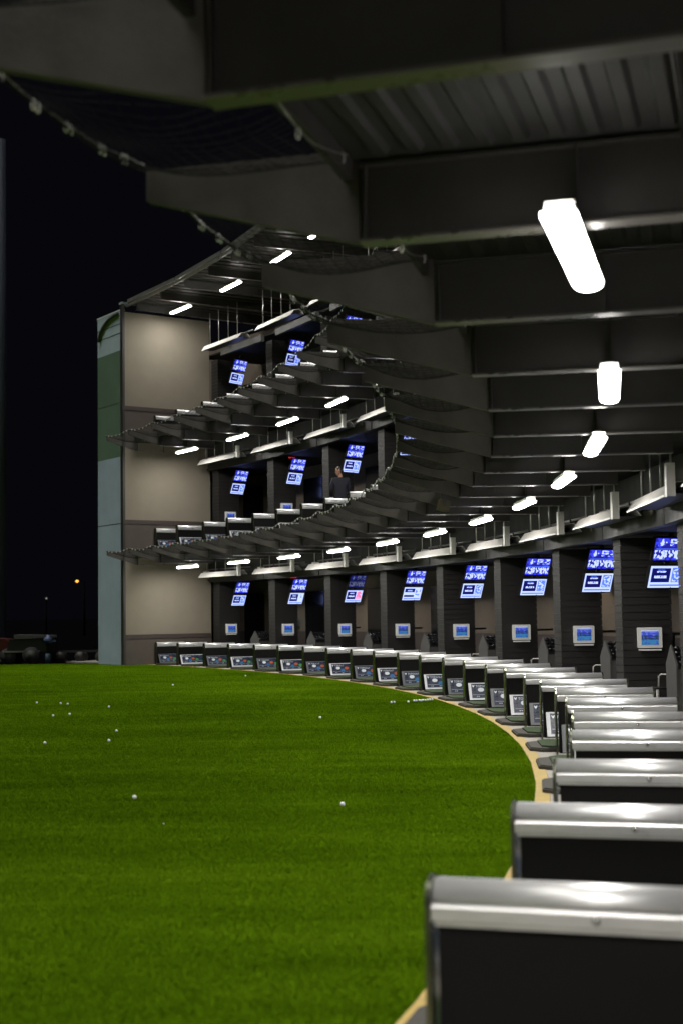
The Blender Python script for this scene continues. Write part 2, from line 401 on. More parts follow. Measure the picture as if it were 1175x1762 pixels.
for lv in (1, 2):
    for b in bays_beam[lv]:
        e = b + 0.03 if b == 0 else b
        bo = ob('beam', BM, B, PT(-R0, e, GZ + FF*lv - 0.47), TH(e))
        bo.location = (CX, CY, GZ + FF*lv - 0.47)
        # local x runs outward from the arc centre
        bo.location = PT(0, e, GZ + FF*lv - 0.47)
        ob('outrigger', OM, bo); ob('flange', FM, bo)
for lv, zz in ((0, 1.06), (1, 1.06 + FF)):
    for k in range(0, 13 if lv == 0 else 7):
        m = MB(); b0, b1 = k + 0.13, k + 1.12
        p = [PT(1.75, b0, zz), PT(1.75, b1, zz), PT(1.75, b1, zz + 0.24), PT(1.75, b0, zz + 0.24), PT(1.90, b0, zz), PT(1.90, b1, zz), PT(1.90, b1, zz + 0.24), PT(1.90, b0, zz + 0.24)]
        m.hexa(p); build(m, 'girder', M['steel_paint'], B)
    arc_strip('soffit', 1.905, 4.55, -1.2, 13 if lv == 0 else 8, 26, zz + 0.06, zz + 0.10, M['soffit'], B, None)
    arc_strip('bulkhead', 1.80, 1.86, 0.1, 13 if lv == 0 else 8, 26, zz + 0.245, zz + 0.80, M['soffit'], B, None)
for lv in range(3):
    z0 = GZ + FF*lv; z1 = z0 + (2.70 if lv < 2 else 3.9); nb = (14, 8, 8)[lv]
    arc_strip('back_wall', 4.30, 4.45, -1.5, nb, nb*2 + 3, z0 + 0.95, z1, M['backwall'], B, None)
    arc_strip('wall_base', 4.28, 4.46, -1.5, nb, nb*2 + 3, z0 + 0.002, z0 + 0.948, M['brown'], B, None)
    for k in range(-1, nb - 1):
        arc_strip('lounge_door', 4.20, 4.279, k + 0.62, k + 0.92, 2, z0 + 0.01, z0 + 2.2, M['dark_glass'], B, None)
# inner cross wall closing the bays at the far end
m = MB()
for lv in range(3):
    z0 = GZ + FF*lv
    m.hexa([PT(2.0, -0.10, z0+0.003), PT(4.27, -1.3, z0+0.003), PT(4.27, -1.34, z0+0.003), PT(2.0, -0.14, z0+0.003), PT(2.0, -0.10, z0+2.6), PT(4.27, -1.3, z0+2.6), PT(4.27, -1.34, z0+2.6), PT(2.0, -0.14, z0+2.6)])
build(m, 'cross_wall', M['brown'], B)
for lv in (1, 2):
    for (r, zz, rad) in ((0.85, -0.135, 0.018), (0.78, -0.13, 0.010)):
        m = MB(); m.tube([PT(r, 0.1 + 0.25*i, GZ + FF*lv + zz) for i in range(56 if lv == 1 else 36)], rad, 6); build(m, 'conduit', M['conduit'], B)
    for i in range(28 if lv == 1 else 18):
        p = PT(0.85, 0.27 + 0.5*i, GZ + FF*lv - 0.135)
        m = MB(); m.tube([p + Vector((0, 0, -0.02)), p + Vector((0, 0, -0.10))], [0.014, 0.010], 6); m.tube([p + Vector((0, 0, -0.101)), p + Vector((0, 0, -0.108))], 0.028, 8); build(m, 'sprinkler', M['conduit'], B)
# roof: ribbed deck on joists, edge gutter in straight lengths
ZR = 9.62
rm = MB(); n = 16*6
for i in range(n):
    b0 = -0.10 + 10.0*i/n; b1 = -0.10 + 10.0*(i + 0.55)/n; b2 = -0.10 + 10.0*(i + 1)/n
    for (a, c, zb) in ((b0, b1, ZR + 0.26), (b1, b2, ZR + 0.31)):
        rm.hexa([PT(-0.7, a, zb), PT(4.6, a, zb), PT(4.6, c, zb), PT(-0.7, c, zb), PT(-0.7, a, ZR+0.36), PT(4.6, a, ZR+0.36), PT(4.6, c, ZR+0.36), PT(-0.7, c, ZR+0.36)])
build(rm, 'roof_deck', M['roof_steel'], B)
JM = beam_mesh(-0.62, 4.2, 0.255, 0.10).mesh('roof_joist', M['roof_steel']); JF = MB().box(-0.62, 4.2, -0.05, 0.05, 0.0, 0.014).mesh('flange', M['flange'])
for i in range(20): ob('flange', JF, ob('roof_joist', JM, B, PT(0, 0.05 + 0.5*i, ZR), TH(0.05 + 0.5*i)))
for k in range(10):
    b0, b1 = k - 0.02, k + 0.95
    for (r0, z0, z1, dz) in ((-0.86, ZR + 0.12, ZR + 0.19, 0), (-0.80, ZR + 0.27, ZR + 0.37, 0)):
        m = MB(); m.hexa([PT(r0, b0, z0), PT(r0, b1, z0), PT(r0 + 0.07, b1, z0), PT(r0 + 0.07, b0, z0), PT(r0, b0, z1), PT(r0, b1, z1), PT(r0 + 0.07, b1, z1), PT(r0 + 0.07, b0, z1)])
        build(m, 'roof_gutter', M['gutter'], B)
for k in range(0, 8):      # fascia beam over the top bays
    m = MB(); b0, b1 = k + 0.30, k + 1.04
    m.hexa([PT(1.90, b0, 8.26), PT(1.90, b1, 8.26), PT(2.02, b1, 8.26), PT(2.02, b0, 8.26), PT(1.90, b0, 8.46), PT(1.90, b1, 8.46), PT(2.02, b1, 8.46), PT(2.02, b0, 8.46)])
    build(m, 'fascia_beam', M['grey_laminate'], B)
arc_strip('soffit', 2.03, 4.28, -0.1, 8, 16, 8.40, 8.44, M['soffit'], B, None)

# ------------------------------------------------------------------ end wall and the flood lit return beside it
EB = 0.02
ew = at_bay('end_wall', 'tall beige stucco end wall with brown dado on each storey, closing the far bays', 'wall', 0, EB, GZ)
def ewbox(name, m, r0, r1, z0, z1, y0=-0.05, y1=0.10):
    mb = MB(); mb.box(r0, r1, y0, y1, z0 - GZ, z1 - GZ); build(mb, name, m, ew)
for lv in range(3):
    f = GZ + FF*lv; top = (1.93, 5.50, 9.60)[lv]
    ewbox('dado', M['brown'], -1.0, 2.02, f - (0.08 if lv else -0.002), f + 0.80, -0.055)
    ewbox('dado_rail', M['brown_rail'], -1.0, 2.02, f + 0.802, f + 0.93, -0.075)
    ewbox('stucco_panel', M['stucco'], -1.0, 2.02, f + 0.932, top - 0.06)
ewbox('corner_post', M['steel_paint'], -1.075, -1.002, GZ, 9.78, -0.08, 0.10)
ewbox('top_cap', M['clad_flood_pale'], -1.10, -0.90, 9.782, 9.84, -0.09, 0.12)
rw = at_bay('return_wall', 'metal clad wall return tinted for flood light and turf bounce, at the outer building corner', 'wall', -1.0, EB - 0.02, GZ)
for (name, m, z0, z1) in (('lower_cladding', M['clad_flood_blue'], GZ, 5.0), ('middle_cladding', M['clad_turf_bounce'], 5.004, 8.36), ('upper_cladding', M['clad_flood_pale'], 8.364, 9.62)):  # bands split where flood tint and turf bounce are put into colour
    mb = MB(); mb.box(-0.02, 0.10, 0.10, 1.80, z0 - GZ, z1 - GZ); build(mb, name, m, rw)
mb = MB(); mb.box(-0.03, 0.12, 0.09, 1.82, 9.622 - GZ, 9.66 - GZ); build(mb, 'coping', M['white_frame'], rw)
for z in (2.9, 6.7, 8.9, 9.2):
    mb = MB(); mb.box(-0.026, -0.0202, 0.10, 1.80, z - GZ, z + 0.02 - GZ); build(mb, 'joint_trim', M['grey_laminate'], rw)
mb = MB(); mb.tube([(-0.07, 1.60 - 1.40*(1 - cos(a*pi/20)), 8.85 - GZ + 0.68*sin(a*pi/20)) for a in range(11)], 0.05, 8); build(mb, 'curved_brace', M['grey_laminate'], rw)

# ------------------------------------------------------------------ piers of charcoal boards between the bays
PH = 0.1105
def pier(k, lv, nb):
    f = GZ + FF*lv
    o = at_bay('partition_pier', f'{ORD[k]} charcoal boarded pier from the beige end wall on the {LEVEL[lv]}', 'pier', 1.9, k + 0.13, f, f'charcoal piers between {LEVEL[lv]} bays')
    return o
plank_me = MB().box(0.004, 0.75, -0.405, 0.0, 0.004, PH - 0.006).mesh('plank', M['plank'])
core_me = MB().box(0.02, 0.73, -0.385, -0.02, 0.0, 2.54).mesh('core', M['black_plastic'])
sm = MB()
for i in range(23):
    d = 0.003*random.random(); sm.box(0.004 - d, 0.75, -0.405 - d, 0.0, i*PH + 0.004, (i + 1)*PH - 0.006)
stack_me = sm.mesh('planks', M['plank'])
for lv, n in ((0, 12), (1, 6), (2, 5)):
    for k in range(n):
        o = pier(k, lv, n); ob('core', core_me, o)
        if lv == 0 and k >= 3:
            for i in range(23):
                p = ob('plank', plank_me, o, (-0.004*random.random(), 0.004*random.random() - 0.002, i*PH))
        else: tag(ob('plank', stack_me, o), kind='stuff')

# ------------------------------------------------------------------ ceiling lights
def light_proto():
    t_ = thing('ceiling_light', 'x', 'light')
    m = MB(); m.prism([(-0.060, 0.0195), (0.060, 0.0195), (0.055, 0.075), (-0.055, 0.075)], -0.57, 0.57, 'y'); build(m, 'housing', M['white_plastic'], t_)
    prof = [(0.070*cos(a), 0.019 - 0.040*sin(a)**0.8) for a in [pi*i/10 for i in range(11)]]
    m = MB(); m.prism(prof, -0.60, 0.60, 'y', True); build(m, 'diffuser', M['lamp'], t_)
    for s in (-1, 1):
        m = MB(); m.prism([(x*0.93, z*0.93 + 0.001) for x, z in prof], *sorted((s*0.6005, s*0.628)), 'y'); build(m, 'end_cap', M['lamp'], t_)
    for y in (-0.45, 0.45):
        m = MB(); m.box(-0.03, 0.03, y - 0.02, y + 0.02, 0.0752, 0.10); build(m, 'clip', M['pipe'], t_)
    return t_
lp = light_proto(); index_kids(); first = True
def put(proto, r, b, z, label, group, yaw=0.0):
    global first
    o = proto if first else dup(proto); first = False
    o.location = PT(r, b, z); o.rotation_euler = (0, 0, TH(b) + yaw); tag(o, label, None, group); return o
ad = bpy.data.lights.new('strip_light_tube', 'AREA'); ad.shape = 'RECTANGLE'; ad.size = 0.10; ad.size_y = 1.16; ad.energy = 52.0; ad.color = (1.0, 0.97, 0.92)
for lv in range(3):
    for k in range((14, 8, 8)[lv]):
        b = k + 0.5 if lv < 2 else (k + 0.40 if k < 3 else k + 0.20)
        z = (1.49, 1.49 + FF, 9.50)[lv]
        put(lp, 0.32, b, z, f'{ORD[k]} white strip light from the beige end wall under the {("middle floor deck", "top floor deck", "roof")[lv]}', f'strip lights under the {("middle deck", "top deck", "roof")[lv]}')
        ao = bpy.data.objects.new('strip_light_tube', ad); COL.objects.link(ao); ao.location = PT(0.32, b, z - 0.0225); ao.rotation_euler = (0, 0, TH(b))   # the lamp's own light

# ------------------------------------------------------------------ radiant heaters
def heater_proto(top):
    h = thing('patio_heater', 'x', 'heater'); L = 1.24
    # hood, local x outward, y along the bays; sheet metal folded over the burner tube
    prof = [(0.0, 0.0), (0.10, 0.135), (0.30, 0.155), (0.42, 0.02), (0.41, 0.015), (0.295, 0.145), (0.105, 0.125), (0.012, 0.0)]
    m = MB(); m.prism(prof, -L, L, 'y'); build(m, 'hood', M['heater'], h)
    m = MB(); m.box(-0.004, 0.014, -L, L, -0.022, -0.0005); build(m, 'rim', M['heater'], h)
    m = MB(); m.box(0.020, 0.400, -L + 0.004, L - 0.004, 0.010, 0.016); build(m, 'shade_plate', M['black_plastic'], h)  # black sheet added to give the hood a shaded underside
    m = MB(); m.tube([(0.20, -L + 0.05, 0.055), (0.20, L - 0.05, 0.055)], 0.035, 8); build(m, 'burner_tube', M['black_plastic'], h)
    m = MB(); m.tube([(0.45, -L - 0.1, 0.24), (0.45, L + 0.15, 0.24)], 0.020, 8); build(m, 'gas_pipe', M['pipe'], h)
    for y in (-0.95, -0.35, 0.3, 0.9):
        m = MB(); m.tube([(0.13, y, 0.135), (0.13, y, top)], 0.011, 6); build(m, 'hanger_rod', M['pipe'], h)
    for y in (-0.6, 0.62):
        m = MB(); m.box(0.40, 0.42, y - 0.02, y + 0.02, 0.04, 0.25); build(m, 'bracket', M['black_plastic'], h)
    if top < 0.8:
        m = MB(); m.box(-0.012, 0.0, -L - 0.20, -L - 0.09, -0.035, 0.32); m.box(0.0005, 0.08, -L - 0.20, -L - 0.19, -0.035, 0.32); build(m, 'end_strap', M['heater'], h)
        m = MB(); m.box(0.28, 0.42, L + 0.04, L + 0.22, 0.06, 0.20); build(m, 'burner_box', M['heater'], h)
        m = MB(); m.box(0.44, 0.46, -L - 0.44, -L - 0.30, 0.0, 0.07); build(m, 'warning_tag', M['label_yellow'], h)
    return h
hp = heater_proto(0.66); index_kids(); first = True
for lv in (0, 1):
    for k in range(0, 12 if lv == 0 else 6):
        b = k + 0.545
        put(hp, 1.22, b, 1.215 + FF*lv, f'{ORD[k]} white hooded heater from the beige end wall hung over the {LEVEL[lv]} bays', f'hooded heaters on the {LEVEL[lv]}')
hq = heater_proto(1.14); index_kids(); first = True
for k in range(0, 6):
    put(hq, 1.22, k + 0.64, 8.37, f'{ORD[k]} white heater from the beige end wall on long rods under the roof', 'hooded heaters on the top floor')

# ------------------------------------------------------------------ safety nets on the outriggers
def net_surface(seed, u, v):
    """u -1..1 across the panel, v 0..1 from the deck edge out to the cable; local frame at the panel's middle"""
    rng = math.sin(seed*12.9 + 3*u + 5*v)*0.012 + math.sin(7*u - 4*v + seed)*0.008
    r = -0.63 - 0.97*v
    a = -u*DT*0.25*0.985
    sag = (1 - u*u)*(0.07 + 0.17*sin(pi*min(1, 0.12 + 0.80*v)) - 0.05*v)
    zz = -0.11 + 0.05*v - sag + rng*(1 - u*u)
    return Vector(((R0 + r)*cos(a) - R0, (R0 + r)*sin(a), zz))
def net_panel_mesh(seed):
    m = MB(); nu, nv = 28, 15
    for i in range(nu + 1):
        m.tube([net_surface(seed, -1 + 2*i/nu + 0.02*sin(9*j/8 + i), j/9) for j in range(10)], 0.0019, 3, smooth=False)
    for j in range(nv + 1):
        m.tube([net_surface(seed, -1 + 2*i/16, j/nv) for i in range(17)], 0.0019 if j < nv else 0.006, 3, smooth=False)
    return m.mesh('net_panel', M['net'])
NP = [net_panel_mesh(s) for s in (0.0, 1.7, 4.1)]
def cable_me(v):
    m = MB(); m.tube([net_surface(0.0, -1 + 2*i/12, v) + Vector((0, 0, 0.03)) for i in range(13)], 0.0045, 6); return m.mesh('edge_cable', M['cable'])
CO, CI = cable_me(1.0), cable_me(0.0)
m = MB(); m.tube([(0.008*cos(2*pi*i/9), 0, 0.021*sin(2*pi*i/9) - 0.006) for i in range(9)], 0.0042, 5, closed=True); RING = m.mesh('ring', M['ring'])
def ring_spots(seed):
    out = []
    for i in range(6): 
        u = -0.92 + 1.84*(i + random.uniform(0.1, 0.9))/6
        for d in (0, 0.045): out.append((net_surface(seed, min(0.98, u + d), 1.0) + Vector((0, 0, 0.022)), random.uniform(-0.7, 0.7), random.uniform(-0.3, 0.3)))
    for j in (0.02, 0.35, 0.7): out.append((net_surface(seed, 0.985, j) + Vector((0, 0, 0.03)), random.uniform(0, 3), random.uniform(-0.4, 0.4)))
    for i in range(3): out.append((net_surface(seed, -0.9 + 0.8*i + 0.1*random.random(), 0.0) + Vector((0, 0, 0.02)), random.uniform(-1, 1), 0.2))
    return out
SPOTS = ring_spots(0.0)
rm_ = MB()
for (p, a, c) in SPOTS:
    Mx = Matrix.Translation(p) @ Matrix.Rotation(a, 4, 'Z') @ Matrix.Rotation(c, 4, 'X')
    rm_.tube([Mx @ Vector((0.008*cos(2*pi*i/7), 0, 0.021*sin(2*pi*i/7) - 0.006)) for i in range(7)], 0.0045, 4, closed=True)
RINGS = rm_.mesh('rings', M['ring'])
for lv in (1, 2):
    z = GZ + FF*lv
    sn = thing('safety_net', ('black safety net slung between steel outriggers along the middle deck edge', 'black safety net slung between steel outriggers along the top deck edge')[lv-1], 'safety net', (0, 0, 0))
    n = 27 if lv == 1 else 17
    for i in range(n):
        b = 0.5*i + 0.25
        p = ob('net_panel', NP[i % 3], sn, PT(0, b, z), TH(b))
        ob('edge_cable', CO, p); ob('deck_cable', CI, p)
        if lv == 1 and i >= 15:
            for (q, a, c) in SPOTS: ob('ring', RING, p, q, rot=(c, 0, a))
        else: tag(ob('ring', RINGS, p), kind='stuff')
# small flood light clamped under the deck edge
fl = at_bay('floodlight', 'small olive brown floodlight clamped under the middle deck edge among the nets', 'floodlight', -0.62, 7.05, 1.62)
m = MB(); m.prism([(-0.10, -0.06), (0.06, -0.10), (0.10, 0.06), (-0.06, 0.10)], -0.13, 0.13, 'y'); build(m, 'lamp_head', M['label_yellow'], fl)
m = MB(); m.box(-0.02, 0.02, -0.15, -0.132, -0.03, 0.22); m.box(-0.02, 0.02, 0.132, 0.15, -0.03, 0.22); build(m, 'yoke', M['steel_paint'], fl)

# ------------------------------------------------------------------ tee dividers
def divider_proto(bright):
    d = thing('tee_divider', 'x', 'tee divider'); W = 0.062; Ht = 0.68
    m = MB(); m.box(0.03, 0.97, -W + 0.012, W - 0.012, 0.02, Ht - 0.135); build(m, 'side_panel', M['black_panel'], d)
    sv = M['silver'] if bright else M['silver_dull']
    dome = [(-(W - 0.003)*cos(a), Ht - 0.064 + 0.064*sin(a)) for a in [pi*q/16 for q in range(17)]]
    m = MB(); m.prism(dome, 0.012, 0.988, 'x', True); build(m, 'cap_rail', sv, d)
    m = MB(); m.prism([(-W - 0.004, Ht - 0.118), (-W - 0.007, Ht - 0.116), (-W - 0.007, Ht - 0.078), (-W - 0.001, Ht - 0.0705), (W + 0.001, Ht - 0.0705), (W + 0.007, Ht - 0.078), (W + 0.007, Ht - 0.116), (W + 0.004, Ht - 0.118)], 0.012, 0.988, 'x'); m.box(0.012, 0.988, -W + 0.008, W - 0.008, Ht - 0.0703, Ht - 0.0642); build(m, 'cap_band', sv, d)
    for zz in (Ht - 0.132,):
        m = MB(); m.box(0.02, 0.98, -W - 0.001, -W + 0.011, zz, zz + 0.014); m.box(0.02, 0.98, W - 0.011, W + 0.001, zz, zz + 0.014); build(m, 'lip', M['silver_dull'], d)
    for x0, x1 in ((-0.006, 0.0115), (0.9885, 1.006)):
        e = [(-W - 0.022, 0.0), (-W - 0.012, Ht - 0.09)] + [(-(W + 0.012)*cos(a), Ht - 0.07 + 0.078*sin(a)) for a in [pi*i/10 for i in range(11)]] + [(W + 0.012, Ht - 0.09), (W + 0.022, 0.0)]
        m = MB(); m.prism(e, x0, x1, 'x'); build(m, 'end_plate', M['chrome'], d)
    m = MB(); m.ball((0.5, -W - 0.011, Ht - 0.092), (0.013, 0.012, 0.013), 8, 6); build(m, 'knob', M['bolt'], d)
    # leaning print panel on the camera side
    T = Matrix.Translation((0, -W - 0.012, 0.33)) @ Matrix.Rotation(0.42, 4, 'X') @ Matrix.Translation((0, 0, -0.30))
    T = Matrix.Translation((0, -W - 0.125, 0.045)) @ Matrix.Rotation(-0.40, 4, 'X')
    x0, x1 = 0.05, 0.95
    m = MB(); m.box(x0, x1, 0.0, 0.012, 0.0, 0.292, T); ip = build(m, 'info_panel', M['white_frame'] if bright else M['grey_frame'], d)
    m = MB(); m.box(x0 + 0.045, x1 - 0.03, -0.003, -0.0002, 0.03, 0.275, T); build(m, 'display', M['navy'], ip)
    for (x, z, mm) in ((0.25, 0.17, 'print_white'), (0.36, 0.115, 'print_blue'), (0.46, 0.165, 'print_orange'), (0.585, 0.135, 'print_green')):
        m = MB(); m.prism([(x + 0.052*cos(2*pi*i/14), z + 0.036*sin(2*pi*i/14)) for i in range(14)], -0.006, -0.0032, 'y', M=T); build(m, 'target_spot', M[mm], ip)
    m = MB()
    for x in (0.17, 0.20, 0.33, 0.36, 0.52, 0.55): m.box(x, x + 0.018, -0.0045, -0.0032, 0.052, 0.062, T)
    m.box(x0 + 0.06, x1 - 0.05, -0.0045, -0.0032, 0.085, 0.088, T)
    build(m, 'print_line', M['print_white'], ip)
    tx = ob('lettering', TXT, ip); tx.matrix_local = T @ Matrix.Translation((0.165, -0.004, 0.215)) @ Matrix.Rotation(pi/2, 4, 'X')
    m = MB(); m.prism([(0.118, 0.222), (0.128, 0.214), (0.138, 0.222), (0.150, 0.250), (0.140, 0.254), (0.128, 0.240), (0.116, 0.254), (0.106, 0.250)], -0.0045, -0.0032, 'y', M=T); build(m, 'shield_mark', M['print_white'], ip)
    # side cheek between panel and board
    m = MB()
    for xx in (x0 + 0.001, x1 - 0.011): m.prism([(-W - 0.110, 0.03), (-W + 0.010, 0.03), (-W + 0.010, 0.30)], xx, xx + 0.010, 'x')
    build(m, 'cheek', M['black_panel'], d)
    return d
TXT = text_mesh('TOPGOLF', 0.052, M['print_white'])
dd = [divider_proto(False), divider_proto(True)]; index_kids()
used = [False, False]
for lv, n in ((0, 25), (1, 12), (2, 10)):
    for i in range(n):
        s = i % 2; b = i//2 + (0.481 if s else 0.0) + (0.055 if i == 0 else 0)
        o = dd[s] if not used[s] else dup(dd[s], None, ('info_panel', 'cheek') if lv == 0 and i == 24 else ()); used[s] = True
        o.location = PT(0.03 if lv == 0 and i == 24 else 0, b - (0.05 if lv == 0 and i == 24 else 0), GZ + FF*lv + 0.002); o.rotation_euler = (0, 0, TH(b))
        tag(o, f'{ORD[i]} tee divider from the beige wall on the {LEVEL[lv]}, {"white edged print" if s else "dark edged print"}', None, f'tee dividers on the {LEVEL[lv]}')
index_kids()
# hitting mats
def mat_proto():
    h = thing('hitting_mat', 'x', 'hitting mat')
    def octo(x0, x1, y0, y1, c): return [(x0 + c, y0), (x1 - c, y0), (x1, y0 + c), (x1, y1 - c), (x1 - c, y1), (x0 + c, y1), (x0, y1 - c), (x0, y0 + c)]
    m = MB(); m.prism(octo(-0.25, 0.95, -0.46, 0.46, 0.13), 0.0, 0.028, 'z'); m.prism(octo(-0.235, 0.94, -0.445, 0.445, 0.13), 0.0282, 0.038, 'z'); build(m, 'rubber_base', M['mat_rubber'], h)
    m = MB(); m.prism(octo(-0.12, 0.90, -0.40, 0.40, 0.10), 0.0384, 0.058, 'z'); build(m, 'turf_pad', M['mat_green'], h)
    return h
mp_ = mat_proto(); index_kids(); first = True
for i in range(0, 24):
    b = 0.5*i + 0.285
    put(mp_, 0.0, b, GZ + 0.003, f'{ORD[i]} green hitting mat from the beige end wall on the ground floor tee line', 'hitting mats on the ground floor tee line')

# ------------------------------------------------------------------ televisions, kiosks, racks, tables, stools
def tv_proto(upper, lower):
    t_ = thing('television_stack', 'x', 'television')
    W, H = 0.60, 0.335
    A = Matrix.Rotation(0.35, 4, 'Z') @ Matrix.Rotation(0.35, 4, 'X')
    def scr(name, zc, m_):
        m = MB(); m.box(-W/2 - 0.02, W/2 + 0.02, 0.0, 0.05, zc - H/2 - 0.02, zc + H/2 + 0.02); hs = build(m, name, M['black_plastic'], t_); hs.matrix_local = A
        m = MB(); m.box(-W/2, W/2, -0.004, -0.0005, zc - H/2, zc + H/2); build(m, 'picture', m_, hs)
    scr('lower_screen', 0.0, lower); scr('upper_screen', H + 0.09, upper)
    m = MB(); m.box(-0.03, 0.03, 0.055, 0.09, -0.1, 0.75); o = build(m, 'mounting_pole', M['steel_paint'], t_); o.matrix_local = A
    return t_
protos = {}
def put_tv(lv, k, u, l):
    key = (u, l)
    if key in protos: o = dup(protos[key])
    else: o = protos[key] = tv_proto(M[u], M[l]); index_kids()
    b = k + 0.262; o.location = PT(2.56, b, 0.475 + FF*lv); o.rotation_euler = (0, 0, TH(b))
    tag(o, f'{ORD[k]} pair of tilted blue screens from the beige end wall on the {LEVEL[lv]}', None, f'tilted screens on the {LEVEL[lv]}')
low = ['tv_lower', 'tv_lower_plain', 'tv_lower_red', 'tv_lower_half', 'tv_lower_b', 'tv_lower', 'tv_lower_b', 'tv_lower_b', 'tv_lower']
for k in range(9): put_tv(0, k, 'tv_upper_dim' if k == 2 else 'tv_upper', low[k])
g8 = [o for o in COL.objects if o.name.startswith('lower_screen')][-1]
for (w_, zz) in (('GIFT', 0.045), ('CARD', -0.02)):
    t_ = ob('lettering', text_mesh(w_, 0.062, M['screen_white']), g8); t_.matrix_local = Matrix.Translation((0.095, -0.0065, zz)) @ Matrix.Rotation(pi/2, 4, 'X')
for k in range(5): put_tv(1, k, 'tv_upper', low[(k*2) % 2])
for k in range(4): put_tv(2, k, 'tv_upper', 'tv_lower')
def kiosk_proto():
    k_ = thing('bay_kiosk', 'x', 'touch screen')
    W, H = 0.355, 0.30
    def cb(x0, x1, z0, z1, c): return [(x0 + c, z0), (x1 - c, z0), (x1, z0 + c), (x1, z1 - c), (x1 - c, z1), (x0 + c, z1), (x0, z1 - c), (x0, z0 + c)]
    m = MB(); m.prism(cb(-W/2, W/2, -H/2, H/2, 0.012), -0.05, 0.03, 'y'); build(m, 'bezel', M['white_plastic'], k_)
    m = MB(); m.box(-0.125, 0.125, -0.054, -0.0505, -0.105, 0.108); build(m, 'picture', M['kiosk_screen'], k_)
    m = MB(); m.box(-W/2 + 0.015, W/2 - 0.015, -0.055, 0.02, -H/2 - 0.04, -H/2 - 0.018); build(m, 'tray', M['white_plastic'], k_)
    m = MB(); m.box(-0.06, 0.06, 0.031, 0.13, -0.08, 0.08); build(m, 'wall_arm', M['steel_paint'], k_)
    return k_
kp = kiosk_proto(); index_kids(); first = True
for lv, n in ((0, 9), (1, 4)):
    for k in range(n):
        o = put(kp, 2.29, k + 0.255, -0.415 + FF*lv, f'{ORD[k]} white framed touch screen from the beige end wall on the {LEVEL[lv]}', f'white touch screens on the {LEVEL[lv]}', -0.12)
def rack_proto():
    r = thing('club_rack', 'x', 'club rack')
    gable = [(-0.26, 0.0), (0.26, 0.0), (0.28, 0.74), (0.0, 1.0), (-0.28, 0.74)]
    for x in (0.0, 0.80):
        m = MB(); m.prism(gable, x, x + 0.025, 'x'); build(m, 'gable_panel', M['grey_laminate'], r)
    m = MB(); m.box(0.026, 0.799, -0.255, -0.235, 0.05, 0.68); build(m, 'side_panel', M['grey_laminate'], r)
    m = MB(); m.hexa([Vector(p) for p in ((0.026, -0.25, 0.71), (0.799, -0.25, 0.71), (0.799, 0, 0.95), (0.026, 0, 0.95), (0.026, -0.25, 0.68), (0.799, -0.25, 0.68), (0.799, 0.02, 0.92), (0.026, 0.02, 0.92))]); build(m, 'sloping_rack', M['black_plastic'], r)
    m = MB()
    for i in range(9):
        for j in range(4):
            f = (j + 0.5)/4; x = 0.07 + 0.083*i + random.uniform(-.012, .012)
            m.ball((x, -0.25 + 0.25*f - 0.02, 0.71 + 0.24*f + 0.035), (0.034, 0.036, 0.028), 7, 5)
    tag(build(m, 'club_head', M['club'], r), kind='stuff')
    return r
rp = rack_proto(); index_kids(); first = True
for k in range(1, 10):
    put(rp, 2.08, k - 0.225, GZ + 0.003, f'{ORD[k-1]} grey gabled club rack from the beige end wall, full of dark clubs', 'gabled club racks on the ground floor')
def table_proto():
    t_ = thing('lounge_table', 'x', 'table')
    m = MB(); m.prism([(0.46*cos(2*pi*i/24), 0.46*sin(2*pi*i/24)) for i in range(24)], 1.06, 1.10, 'z'); build(m, 'table_top', M['black_plastic'], t_)
    m = MB(); m.tube([(0, 0, 0.03), (0, 0, 1.059)], 0.05, 10); build(m, 'pedestal', M['steel_paint'], t_)
    m = MB(); m.prism([(0.28*cos(2*pi*i/20), 0.28*sin(2*pi*i/20)) for i in range(20)], 0.0, 0.03, 'z'); build(m, 'base_plate', M['steel_paint'], t_)
    return t_
tp = table_proto(); index_kids(); first = True
for k in range(0, 9):
    put(tp, 3.25, k + 0.72, GZ + 0.003, f'{ORD[k]} round black lounge table from the beige end wall on the ground floor', 'round black lounge tables')
    if k in (5, 7):
        m = MB(); m.box(-0.14, 0.14, -0.11, 0.11, 0, 0.006)
        if k == 7: m.box(-0.13, 0.13, -0.004, 0.004, 0.006, 0.10, Matrix.Rotation(0.3, 4, 'Y'))
        o = build(m, 'menu_card', M['paper']); o.location = PT(3.05, k + 0.74, GZ + 1.105); o.rotation_euler = (0, 0, 0.4)
        tag(o, 'white menu card lying on the ' + ('sixth' if k == 5 else 'eighth') + ' black lounge table from the end wall', 'menu')
def stool_proto():
    s = thing('bar_stool', 'x', 'bar stool')
    m = MB(); m.prism([(0.19*cos(2*pi*i/16), 0.18*sin(2*pi*i/16)) for i in range(16)], 0.68, 0.72, 'z'); build(m, 'seat', M['black_plastic'], s)
    for sx in (-1, 1):
        for sy in (-1, 1):
            m = MB(); m.tube([(sx*0.20, sy*0.19, 0.0), (sx*0.14, sy*0.13, 0.679)], 0.014, 6); build(m, 'leg', M['heater'], s)
    m = MB(); m.tube([(0.17, -0.16, 0.721), (0.20, -0.17, 0.98), (0.20, -0.10, 1.03), (0.20, 0.10, 1.03), (0.20, 0.17, 0.98), (0.17, 0.16, 0.721)], 0.018, 6); build(m, 'back_hoop', M['heater'], s)
    m = MB(); m.tube([(0.17*cos(2*pi*i/12), 0.16*sin(2*pi*i/12), 0.30) for i in range(12)], 0.010, 5, closed=True); build(m, 'foot_ring', M['heater'], s)
    return s
sp_ = stool_proto(); sp_.scale = (0.72, 0.72, 0.56); index_kids(); first = True
for k in range(0, 9):
    put(sp_, 2.05, k + 0.60, GZ + 0.003, f'{ORD[k]} bar stool with pale metal hoop back from the end wall on the ground floor', 'pale metal bar stools', 0.5)
